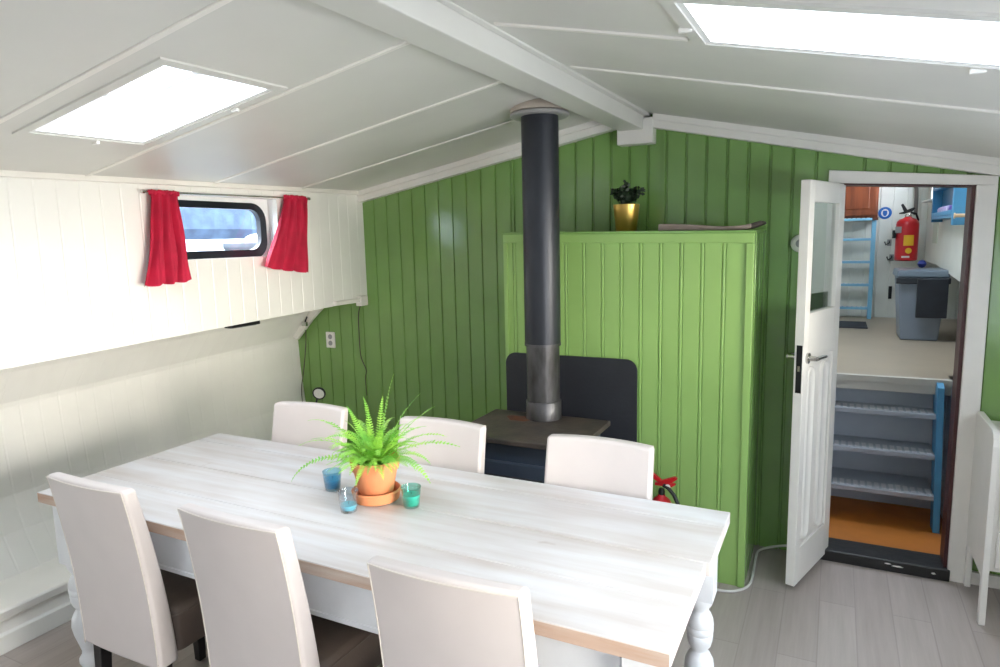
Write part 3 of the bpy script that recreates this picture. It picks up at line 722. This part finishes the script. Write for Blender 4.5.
BX(-.006,.03,-.01,.01,-.03,.0).build('clip_body',CHROME,t,bevel=.002); MB().tube([(.01,0,-.01),(.035,0,.035)],.005,8).build('clip_pin',BLACKP,t)
# round white thermostat partly behind the door
t=thing('thermostat',(-.155,YB-.001,1.565),'small round white thermostat on the green wall, half hidden behind the open door','thermostat')
MB().lathe([(.042,0),(.042,-.014),(.036,-.022),(.001,-.024)],32,axis='y').build('dial',PLASTW,t,smooth=True)
MB().lathe([(.020,-.022),(.018,-.030),(.001,-.031)],24,axis='y').build('knob',PLASTS,t,smooth=True)

# ---------------------------------------------------------------- doorway and door
def poly(name,P,y0,y1,m,bev=0): return MB().prism(P,'y',y0,y1).build(name,m,None,bevel=bev)
trim(MB().prism([(-.045,1.842),(.545,1.80),(.60,1.798),(.60,1.835),(-.045,1.90)],'y',YB-.025,YB+.002),TRIM,.003)
trim(MB().prism([(.525,.0),(.600,.0),(.600,1.80),(.525,1.80)],'y',YB-.026,YB+.002),TRIM,.003)
trim(MB().prism([(-.045,.0),(-.005,.0),(-.005,1.842),(-.045,1.845)],'y',YB-.012,YB+.002),TRIM,.003)
trim(BX(.510,.53,YB-.006,YB+.11,.05,1.815),MAROON)
trim(MB().prism([(-.005,1.832),(.53,1.795),(.53,1.815),(-.005,1.86)],'y',YB-.012,YB+.11),MAROON)
trim(BX(-.02,.0,YB-.01,YB+.11,.05,1.85),MAROON)
trim(BX(-.01,.535,3.495,3.66,-.01,.055),BLACKW,.006)
# worn chips on the sill
mb=MB()
for (x,z,w_,h_) in ((.30,.030,.05,.006),(.27,.037,.03,.005),(.46,.026,.02,.007)): mb.prism([(x,z),(x+w_*.5,z-h_*.4),(x+w_,z),(x+w_*.7,z+h_),(x+.2*w_,z+h_*.8)],'y',3.4942,3.4952)
trim(mb,PLASTW)
B=Vector((-.105,3.10,0)); Hn=Vector((.03,3.55,0)); uu=(Hn-B).normalized(); LW=(Hn-B).length
d=bpy.data.objects.new('door_1',None); COL.objects.link(d); struct(d); d.location=B; d.rotation_euler=(0,0,math.atan2(uu.y,uu.x))
# local: x along the leaf (0 free edge), -y towards the visible face (room right), +y back
T=.04; W_=LW-.005; z0,z1=.03,1.835
mb=MB().box(0,.058,0,T,z0,z1).box(W_-.075,W_,0,T,z0,z1).box(.058,W_-.075,0,T,1.745,z1).box(.058,W_-.075,0,T,1.06,1.27).box(.058,W_-.075,0,T,z0,.20)
mb.box(.058,W_-.075,.008,T-.008,.20,1.06)
mb.build('door_leaf',TRIM,d,bevel=.003)
BX(.05,W_-.067,.017,.021,1.262,1.752).build('door_pane',glass('door_glass',(232,238,236),0,.9,.3),d)
# vertical raised mouldings with rounded feet
mb=MB()
for x in (.105,.285):
    P=rrect(x-.045,x+.045,.225,1.03,.044,8); Q=rrect(x-.030,x+.030,.24,1.015,.029,8); n=len(P)
    vs=[(a,.0,b) for a,b in P]+[(a,-.004,b) for a,b in [( (p[0]+q[0])/2,(p[1]+q[1])/2) for p,q in zip(P,Q)]]+[(a,.004,b) for a,b in Q]+[(a,.010,b) for a,b in P]
    fs=[]
    for i in range(n):
        j=(i+1)%n; fs+=[(i,j,n+j,n+i),(n+i,n+j,2*n+j,2*n+i)]
    fs.append(tuple(2*n+i for i in range(n)))
    for i in range(n):
        j=(i+1)%n; fs.append((i,3*n+i,3*n+j,j))
    mb.add(vs,fs)
mb.build('door_panel',TRIM,d,smooth=True)
BX(-.0015,.0,.006,.030,.925,1.135).build('door_lock_plate',BLACKP,d)
BX(-.004,-.0015,.013,.023,1.02,1.045).build('door_latch',CHROME,d)
for s,yy in ((-1,0),(1,T)):
    h=MB().lathe([(.024,0),(.024,.008*s),(.012,.012*s),(.010,.04*s)],20,(.045,yy,1.075),'y').build('door_handle',CHROME,d,smooth=True)
    MB().tube([(.045,yy+.04*s,1.075),(.075,yy+.044*s,1.077),(.15,yy+.044*s,1.072)],[.010,.009,.007],10).build('lever',CHROME,h,smooth=True)
for z in (.25,1.0,1.62): MB().lathe([(.007,-.04),(.007,.04)],12,(W_+.006,.030,z)).build('door_hinge',CHROME,d,smooth=True)

# ---------------------------------------------------------------- white commode at the right edge
t=thing('chest_of_drawers',(.60,3.32,0),'white wooden chest with a rounded tall side panel at the right edge','chest')
def sidep(x0,x1): return MB().prism([(-.18,0),(-.145,0),(-.145,.20),(.155,.20),(.155,0),(.19,0),(.19,.80),(.17,.82),(-.135,.82),(-.16,.812),(-.175,.79),(-.18,.76)],'x',x0,x1)
sidep(-.012,.012).build('side_panel',TRIM,t,bevel=.003); sidep(.41,.434).build('side_panel',TRIM,t,bevel=.003)
BX(.012,.41,-.155,.18,.23,.765).build('body',TRIM,t,bevel=.002)
for k in range(3):
    q=BX(.03,.392,-.168,-.155,.25+k*.17,.405+k*.17).build('drawer',TRIM,t,bevel=.003)
    MB().lathe([(.008,0),(.008,-.012),(.013,-.02),(.001,-.026)],16,(.21,-.168,.328+k*.17),'y').build('knob',TRIM,q,smooth=True)
BX(.012,.41,-.165,.18,.765,.78).build('top_panel',TRIM,t,bevel=.002)
trim(BX(.60,1.08,YB-.022,YB,0,.06),TRIM,.003)

# ---------------------------------------------------------------- stair well and galley beyond the door
ZK=.79; YS=4.30; YE=7.3
def st_(mb,name,m,b=0): return struct(mb.build(name,m,bevel=b))
st_(BX(-.10,.62,3.66,4.5,-.04,.0),'floor_stairwell',ORANGE)
st_(BX(-1.0,1.2,YS+.02,YE+.05,ZK-.04,ZK),'floor_galley',KFLOOR)
st_(BX(-1.0,-.06,3.62,YS+.02,ZK-.04,ZK).box(.625,1.2,3.62,YS+.02,ZK-.04,ZK),'floor_landing',KFLOOR)
st_(BX(.60,.625,3.60,YS+.16,0,ZK+.0),'wall_stairwell_right',RISER)
st_(BX(-.085,-.06,3.60,YS+.16,0,ZK+.0),'wall_stairwell_left',RISER)
st_(BX(-.10,.63,4.42,4.44,-.04,ZK-.04),'wall_stairwell_back',RISER)
st_(BX(-.06,.60,YS-.005,YS+.03,ZK-.035,ZK+.003).box(-.06,.60,YS+.01,YS+.025,ZK-.085,ZK-.035),'trim_90',mat('stair_nose',(206,202,194),.5,var=.03),.002)
kb=sheet(groove(-1.0,1.2,.11,.02,d=.006,w=.006),cst(ZK-.02),cst(2.85),lambda u,d,z:(u,YE-d,z),.04)
KW=mat('galley_white',(226,228,220),.45,var=.03)
st_(kb,'wall_galley_back',KW)
kwin=(6.55,7.05,1.86,2.4)
mb=MB()
mb.hexa([(.735,3.62,1.19),(.80,3.62,1.19),(.80,kwin[0],1.335),(.735,kwin[0],1.335)],[(.735,3.62,2.85),(.80,3.62,2.85),(.80,kwin[0],2.85),(.735,kwin[0],2.85)]).box(.735,.80,kwin[1],YE,1.33,2.85).box(.735,.80,kwin[0],kwin[1],1.33,kwin[2]).box(.735,.80,kwin[0],kwin[1],kwin[3],2.85)
st_(mb,'wall_galley_right',KW)
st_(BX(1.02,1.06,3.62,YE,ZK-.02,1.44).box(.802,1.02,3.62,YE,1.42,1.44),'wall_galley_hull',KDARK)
st_(BX(-1.0,-.95,3.62,YE,ZK-.02,2.85),'wall_galley_left',KW)
st_(BX(-1.0,-.05,3.60,3.63,ZK-.04,2.85).box(.60,1.2,3.60,3.63,0,2.85).box(-.05,.60,3.60,3.63,1.86,2.85),'wall_galley_front',KW)
kx0,kx1,ky0,ky1=-.35,.35,4.45,5.4  # unseen ceiling skylight, added to light the galley
st_(BX(-1.0,kx0,3.60,YE,2.85,2.95).box(kx1,1.2,3.60,YE,2.85,2.95).box(kx0,kx1,3.60,ky0,2.85,2.95).box(kx0,kx1,ky1,YE,2.85,2.95),'ceiling_galley',CEIL)
e=bpy.data.objects.new('window_%d'%wn[0],None); COL.objects.link(e); struct(e); wn[0]+=1
BX(kx0,kx0+.04,ky0,ky1,2.9,2.98).box(kx1-.04,kx1,ky0,ky1,2.9,2.98).box(kx0+.04,kx1-.04,ky0,ky0+.04,2.9,2.98).box(kx0+.04,kx1-.04,ky1-.04,ky1,2.9,2.98).build('window_frame',FRAME,e)
BX(kx0+.03,kx1-.03,ky0+.03,ky1-.03,2.94,2.945).build('window_pane',GL,e)
e=bpy.data.objects.new('window_%d'%wn[0],None); COL.objects.link(e); struct(e); wn[0]+=1
a,b,c0,c1=kwin
BX(.73,.81,a,a+.03,c0,c1).box(.73,.81,b-.03,b,c0,c1).box(.73,.81,a+.03,b-.03,c1-.03,c1).build('window_frame',FRAME,e)
BX(.66,.81,a-.03,b+.02,c0-.012,c0+.003).build('window_sill',PORCH,e,bevel=.002)
BX(.77,.774,a+.02,b-.02,c0,c1-.02).build('window_pane',GL,e)
# stair
t=thing('stair_ladder',(.28,4.2,0),'steps with ribbed grey treads and a blue side rail beyond the doorway','stairs')
ox,oy=.28,4.2
for (yf_,z) in ((4.10,.186),(4.17,.392),(4.24,.602)):
    q=BX(-.05-ox,.528-ox,yf_-oy,4.40-oy,z-.012,z+.006).box(-.05-ox,.528-ox,yf_-.004-oy,yf_+.014-oy,z-.022,z+.004).build('tread',STEPM,t,bevel=.002)
    mb=MB()
    for i in range(16):
        x=-.03+i*.035-ox; mb.box(x,x+.022,yf_+.012-oy,yf_+.10-oy,z+.006,z+.009)
    mb.build('grip_ribs',STEPW,q)
def stringer(x0,x1): return MB().prism([(4.06-oy,0),(4.16-oy,0),(4.40-oy,.70),(4.40-oy,ZK-.05),(4.288-oy,ZK-.01),(4.235-oy,ZK-.03)],'x',x0,x1)
stringer(.528-ox,.560-ox).build('stringer',BLUE,t,bevel=.002)
# galley ladder on the far wall
t=thing('wall_ladder',(.10,YE-.10,ZK),'pale blue ladder fixed against the far white wall of the galley','ladder')
for x in (-.20,.205):
    BX(x-.018,x+.018,-.06,.0,0,.95).build('rail',BLUEP,t,bevel=.003)
for z in (.10,.32,.535,.745,.93):
    q=BX(-.182,.187,-.085,.0,z-.01,z+.012).build('rung',BLUEP,t,bevel=.002); mb=MB()
    for i in range(9): mb.box(-.17+i*.039,-.145+i*.039,-.083,-.01,z+.012,z+.015)
    mb.build('grip_ribs',STEPW,q)
t=thing('wall_cabinet',(.115,YE-.013,1.735),'orange brown wooden cupboard hung above the ladder in the galley','cabinet')
BX(-.35,.215,-.16,.0,0,.62).build('carcass',BROWN,t,bevel=.003)
mb=MB().box(-.15,.20,-.178,-.16,.02,.60); q=mb.build('door',BROWN,t,bevel=.003)
BX(-.09,.14,-.184,-.177,.08,.54).build('raised_panel',BROWN,q,bevel=.006)
BX(-.35,.22,-.17,.0,-.022,.0).build('base_strip',mat('dark_brown_wood',(82,40,22),.5),t)
tag(BX(-.14,.14,-.22,.22,0,.010).build('door_mat',RUG,loc=(.13,6.62,ZK),bevel=.003),'dark grey door mat at the foot of the galley ladder','mat')
# blue mandatory sign: white head with blue ear figure on a blue disc
t=thing('safety_sign',(.396,YE-.001,1.777),'round blue safety sign with a white figure on the galley wall','sign')
MB().lathe([(.056,0),(.056,-.004)],32,axis='y').build('disc',SIGNB,t)
fig=MB().prism([(.032*math.cos(a),.036*math.sin(a)) for a in [2*PI*i/24 for i in range(24)]],'y',-.0048,-.004).build('figure',PLASTW,t)
MB().prism([(-.017,.022),(.017,.022),(.019,-.006),(.009,-.028),(-.009,-.028),(-.019,-.006)],'y',-.0056,-.0048).build('mask',SIGNB,fig)
# extinguisher on the wall
ex,ey=.553,6.9
t=extinguisher((ex,ey,1.345),.088,.40,'large red fire extinguisher hanging on the far galley wall above the bin',True)
BX(-.095,-.05,-.075,-.03,.245,.30).build('bracket',PLASTS,t); BX(-.115,-.088,-.05,.0,.20,.27).build('clasp',BLACKP,t)
MB().add([(.088*1.004*math.sin(a),-.088*1.004*math.cos(a),z) for z in (.135,.225) for a in [(-.35+.9*i/8) for i in range(9)]],[(i,i+1,10+i,9+i) for i in range(8)]).build('label',YEL,t)
MB().add([(0.01,-.0885,.09)]+[(.01+.025*math.cos(a),-.0888,.09+.025*math.sin(a)) for a in [2*PI*i/16 for i in range(16)]],[(0,i+1,(i+1)%16+1) for i in range(16)]).build('label',YEL,t)
MB().add([(x,-.0888,z) for x,z in ((-.04,.03),(.02,.03),(.02,.045),(-.04,.045))],[(0,1,2,3)]).build('label',PLASTW,t)
MB().prism([(-.07,.41),(-.03,.41),(.03,.43),(.05,.455),(.04,.465),(-.01,.445),(-.045,.50),(-.06,.49),(-.035,.43),(-.07,.42)],'y',-.012,.012).build('lever',BLACKP,t)
MB().tube([(.02,0,.42),(.06,.02,.41),(.08,.05,.36),(.07,.085,.2)],.009,8).build('hose',RUBBER,t,smooth=True)
BX(-.03,.03,.088,.40,.15,.18).build('wall_bracket',PLASTS,t)
cable('conduit_pipe',[(.60,YE-.02,2.85),(.60,YE-.02,2.3),(.60,YE-.02,2.1),(.635,YE-.02,1.98),(.64,YE-.02,1.75)],.018,mat('conduit_grey',(112,108,104),.5),'grey conduit running down the galley wall behind the extinguisher','pipe')
for (x,z,n_) in ((.445,1.50,'upper of the two black hooks on the galley wall beside the extinguisher'),(.47,1.36,'lower of the two black hooks on the galley wall beside the extinguisher')):
    t=thing('wall_hook',(x,YE-.001,z),n_,'hook','black wall hooks')
    BX(-.018,.018,-.008,0,-.03,.03).build('hook_plate',PLASTS,t,bevel=.002)
    MB().tube([(0,-.008,.015),(.0,-.03,.0),(-.03,-.035,-.02),(-.04,-.03,.01)],.006,8).build('hook_prong',BLACKP,t,smooth=True)
t=thing('door_bolt',(.475,YE-.001,1.03),'small black bolt low on the far galley wall','bolt')
BX(-.014,.014,-.012,0,-.06,.06).build('bolt_plate',BLACKP,t,bevel=.002); BX(-.006,.006,-.02,-.012,-.04,.04).build('bolt_rod',BLACKP,t)
# bin
t=thing('waste_bin',(.575,5.98,ZK),'grey plastic waste bin with a dark bag over its lid in the galley','bin')
def tap(x0,x1,y0,y1,z0,X0_,X1_,Y0_,Y1_,z1): return MB().hexa([(x0,y0,z0),(x1,y0,z0),(x1,y1,z0),(x0,y1,z0)],[(X0_,Y0_,z1),(X1_,Y0_,z1),(X1_,Y1_,z1),(X0_,Y1_,z1)])
tap(-.115,.13,-.16,.16,0,-.15,.16,-.20,.20,.49).build('body',BIN,t,bevel=.015,seg=3)
tap(-.165,.175,-.215,.215,.475,-.155,.165,-.205,.205,.53).build('lid',BINL,t,bevel=.012,seg=3)
m=MB().box(-.165,.178,-.228,-.214,.43,.475).box(-.03,.165,-.238,-.214,.18,.47)
m.build('hanging_bag',BAG,t,bevel=.006)['label']='dark bag hanging over the front'
tag(MB().lathe([(.001,-.03),(.02,-.025),(.032,0),(.02,.025),(.001,.03)],20).build('cloth_ball',mat('royal_blue',(30,44,120),.6),smooth=True,loc=(.60,6.1,ZK+.562)),'small royal blue ball on top of the waste bin','ball')
# blue shelf unit on the right wall of the galley
t=thing('wall_shelf',(.735,5.7,1.64),'bright blue shelf unit on the right wall of the galley','shelf')
BX(-.075,-.001,-.50,-.45,0,.70).build('end_panel',BLUE,t,bevel=.006)
BX(-.075,-.001,.55,.60,.03,.70).build('end_panel',BLUED,t,bevel=.003)
for z in (.05,.27,.5): BX(-.075,-.001,-.45,.55,z,z+.02).build('shelf_board',BLUE,t,bevel=.002)
BX(-.012,-.001,-.45,.55,.05,.68).build('back_board',BLUED,t)
BX(-.078,-.066,-.45,.55,.07,.10).build('shelf_lip',BLUE,t,bevel=.002)
PURP=mat('purple_cloth',(120,92,170),.8,rgb2=(200,196,214),scale=30)
t=thing('folded_towel',(.695,5.75,1.711),'folded purple and white towel lying on the blue shelf','towel')
loftx([(-.03,0,.05),(-.02,0,.065),(.0,0,.07),(.02,0,.055)],-.22,.25).build('towel_fold',PURP,t,bevel=.01,smooth=True)
t=thing('peg',(.70,5.17,1.70),'small wooden peg sticking out beside the blue shelf','peg')
MB().tube([(.034,0,0),(-.03,0,0)],.012,10).build('peg_rod',mat('light_wood',(214,186,150),.5),t); MB().lathe([(.018,-.035),(.018,-.028)],12,(0,0,0),'x').build('peg_head',mat('light_wood_end',(214,186,150),.5),t)
tag(BX(-.006,0,-.14,.14,0,.28).build('notice_board',PALEG,loc=(.734,6.62,1.50),bevel=.001),'pale green board on the galley wall beneath the window','board')

# ---------------------------------------------------------------- outdoors beyond the porthole
struct(BX(-60,-3.6,-45,60,-.8,-.75).build('ground_water',WATER))
mb=MB(); 
NY=60
vs=[];fs=[]
prof=[(-8,-.75),(-9,.9),(-12,1.35),(-20,1.75),(-30,2.0),(-45,2.0)]
for j in range(NY+1):
    y=-20+70*j/NY
    for x,z in prof: vs.append((x+.3*math.sin(y*.7),y,z+.06*math.sin(y*1.3+x)))
m_=len(prof)
fs=[(j*m_+i,j*m_+i+1,(j+1)*m_+i+1,(j+1)*m_+i) for j in range(NY) for i in range(m_-1)]
struct(mb.add(vs,fs).build('ground_bank',FROST))
mb=MB(); rnd=random.Random(2); vs=[];fs=[]
NX=110
for j in range(NX+1):
    y=-20+68*j/NX; h=5.2+.25*rnd.random()
    for x,z in ((-27,1.7),(-26.6,2.4),(-27+.3*rnd.random(),h),(-29,h),(-29.5,1.7)): vs.append((x,y,z))
fs=[(j*5+i,j*5+i+1,(j+1)*5+i+1,(j+1)*5+i) for j in range(NX) for i in range(4)]
tag(mb.add(vs,fs).build('hedge',HEDGE),'dark wintry hedge seen through the porthole beyond the bank','hedge')
t=thing('dinghy',(-13.6,12.9,1.35),'small boat under a rounded white cover seen through the porthole','boat')
mb=MB(); vs=[]; 
for j in range(13):
    s=-1+2*j/12; w_=.40*math.sqrt(max(0,1-s*s))+.02
    for a in range(9):
        g=PI*a/8; vs.append((w_*math.cos(g),s*1.1,-.30*math.sin(g)*(.4+.6*math.sqrt(max(0,1-s*s)))+.32))
mb.add(vs,[(j*9+i,j*9+i+1,(j+1)*9+i+1,(j+1)*9+i) for j in range(12) for i in range(8)]).build('hull',HULLB,t,smooth=True)
MB().lathe([(.34,.30),(.33,.38),(.27,.47),(.14,.53),(.001,.55)],24).build('cover',CANV,t,smooth=True)

# ---------------------------------------------------------------- light
world=bpy.data.worlds.new('World'); bpy.context.scene.world=world; world.use_nodes=True
nt=world.node_tree; bg=nt.nodes['Background']
tc=nt.nodes.new('ShaderNodeTexCoord'); sx=nt.nodes.new('ShaderNodeSeparateXYZ'); rp=nt.nodes.new('ShaderNodeValToRGB')
nt.links.new(tc.outputs['Generated'],sx.inputs[0]); nt.links.new(sx.outputs['Z'],rp.inputs['Fac'])
rp.color_ramp.elements[0].position=0; rp.color_ramp.elements[0].color=(.34,.39,.46,1)
rp.color_ramp.elements[1].position=1; rp.color_ramp.elements[1].color=(.80,.90,1.02,1)
# brighter, warmer sky towards the low sun on the starboard side
dp=nt.nodes.new('ShaderNodeVectorMath'); dp.operation='DOT_PRODUCT'; sd=Vector((.955,-.28,.03)).normalized(); dp.inputs[1].default_value=sd
nt.links.new(tc.outputs['Generated'],dp.inputs[0])
mxx=nt.nodes.new('ShaderNodeMath'); mxx.operation='MAXIMUM'; mxx.inputs[1].default_value=0; nt.links.new(dp.outputs['Value'],mxx.inputs[0])
pw=nt.nodes.new('ShaderNodeMath'); pw.operation='POWER'; pw.inputs[1].default_value=22; nt.links.new(mxx.outputs[0],pw.inputs[0])
gw=nt.nodes.new('ShaderNodeMix'); gw.data_type='RGBA'; gw.clamp_result=False; gw.clamp_factor=False; gw.blend_type='ADD'
gw.inputs[7].default_value=(2.2,1.98,1.62,1)
nt.links.new(pw.outputs[0],gw.inputs[0]); nt.links.new(rp.outputs['Color'],gw.inputs[6]); nt.links.new(gw.outputs[2],bg.inputs['Color'])
bg.inputs['Strength'].default_value=26.0
def portal(loc,rot,sx_,sy_):
    l=bpy.data.lights.new('portal','AREA'); l.shape='RECTANGLE'; l.size=sx_; l.size_y=sy_
    l.cycles.is_portal=True
    o=bpy.data.objects.new('window_portal',l); COL.objects.link(o); o.location=loc; o.rotation_euler=rot
for (x0,x1,y0,y1) in SKY:
    cx,cy=(x0+x1)/2,(y0+y1)/2; portal((cx,cy,zc(cx,cy)+.24),(0,0,0),x1-x0+.06,y1-y0+.06)
for (a,b,z0,z1) in RW: portal((XR+.09,(a+b)/2,(z0+z1)/2),(0,PI/2,0),z1-z0,b-a)
for (a,b,z0,z1) in BW: portal(((a+b)/2,YR-.09,(z0+z1)/2),(PI/2,0,0),b-a,z1-z0)
portal(((kx0+kx1)/2,(ky0+ky1)/2,3.0),(0,0,0),kx1-kx0,ky1-ky0)
portal((.83,(kwin[0]+kwin[1])/2,(kwin[2]+kwin[3])/2),(0,PI/2,0),kwin[3]-kwin[2],kwin[1]-kwin[0])
s=bpy.data.lights.new('sun','SUN'); s.energy=0; s.angle=.15; s.color=(1,.93,.8)

# ---------------------------------------------------------------- camera (vanishing-point solution)
F=665.1; W0,H0=1000,667
def dd(v): r=Vector((v[0]-500,v[1]-333.5,F)); return r.normalized()
Yc=dd((837,231)); Xc=-dd((-832,270)); Zc=Xc.cross(Yc).normalized(); Xc=Yc.cross(Zc)
R=Matrix((Xc,Yc,Zc))
M=Matrix(((R[0][0],-R[0][1],-R[0][2]),(R[1][0],-R[1][1],-R[1][2]),(R[2][0],-R[2][1],-R[2][2]))).to_4x4()
M.translation=Vector((0,0,1.62))
cam=bpy.data.cameras.new('camera'); cam.sensor_width=36; cam.lens=F/1000*36; cam.clip_start=.02; cam.clip_end=300
co=bpy.data.objects.new('camera',cam); COL.objects.link(co); co.matrix_world=M
S=bpy.context.scene; S.camera=co
S.view_settings.view_transform='Standard'; S.view_settings.look='None'; S.view_settings.gamma=1; S.view_settings.exposure=0.04
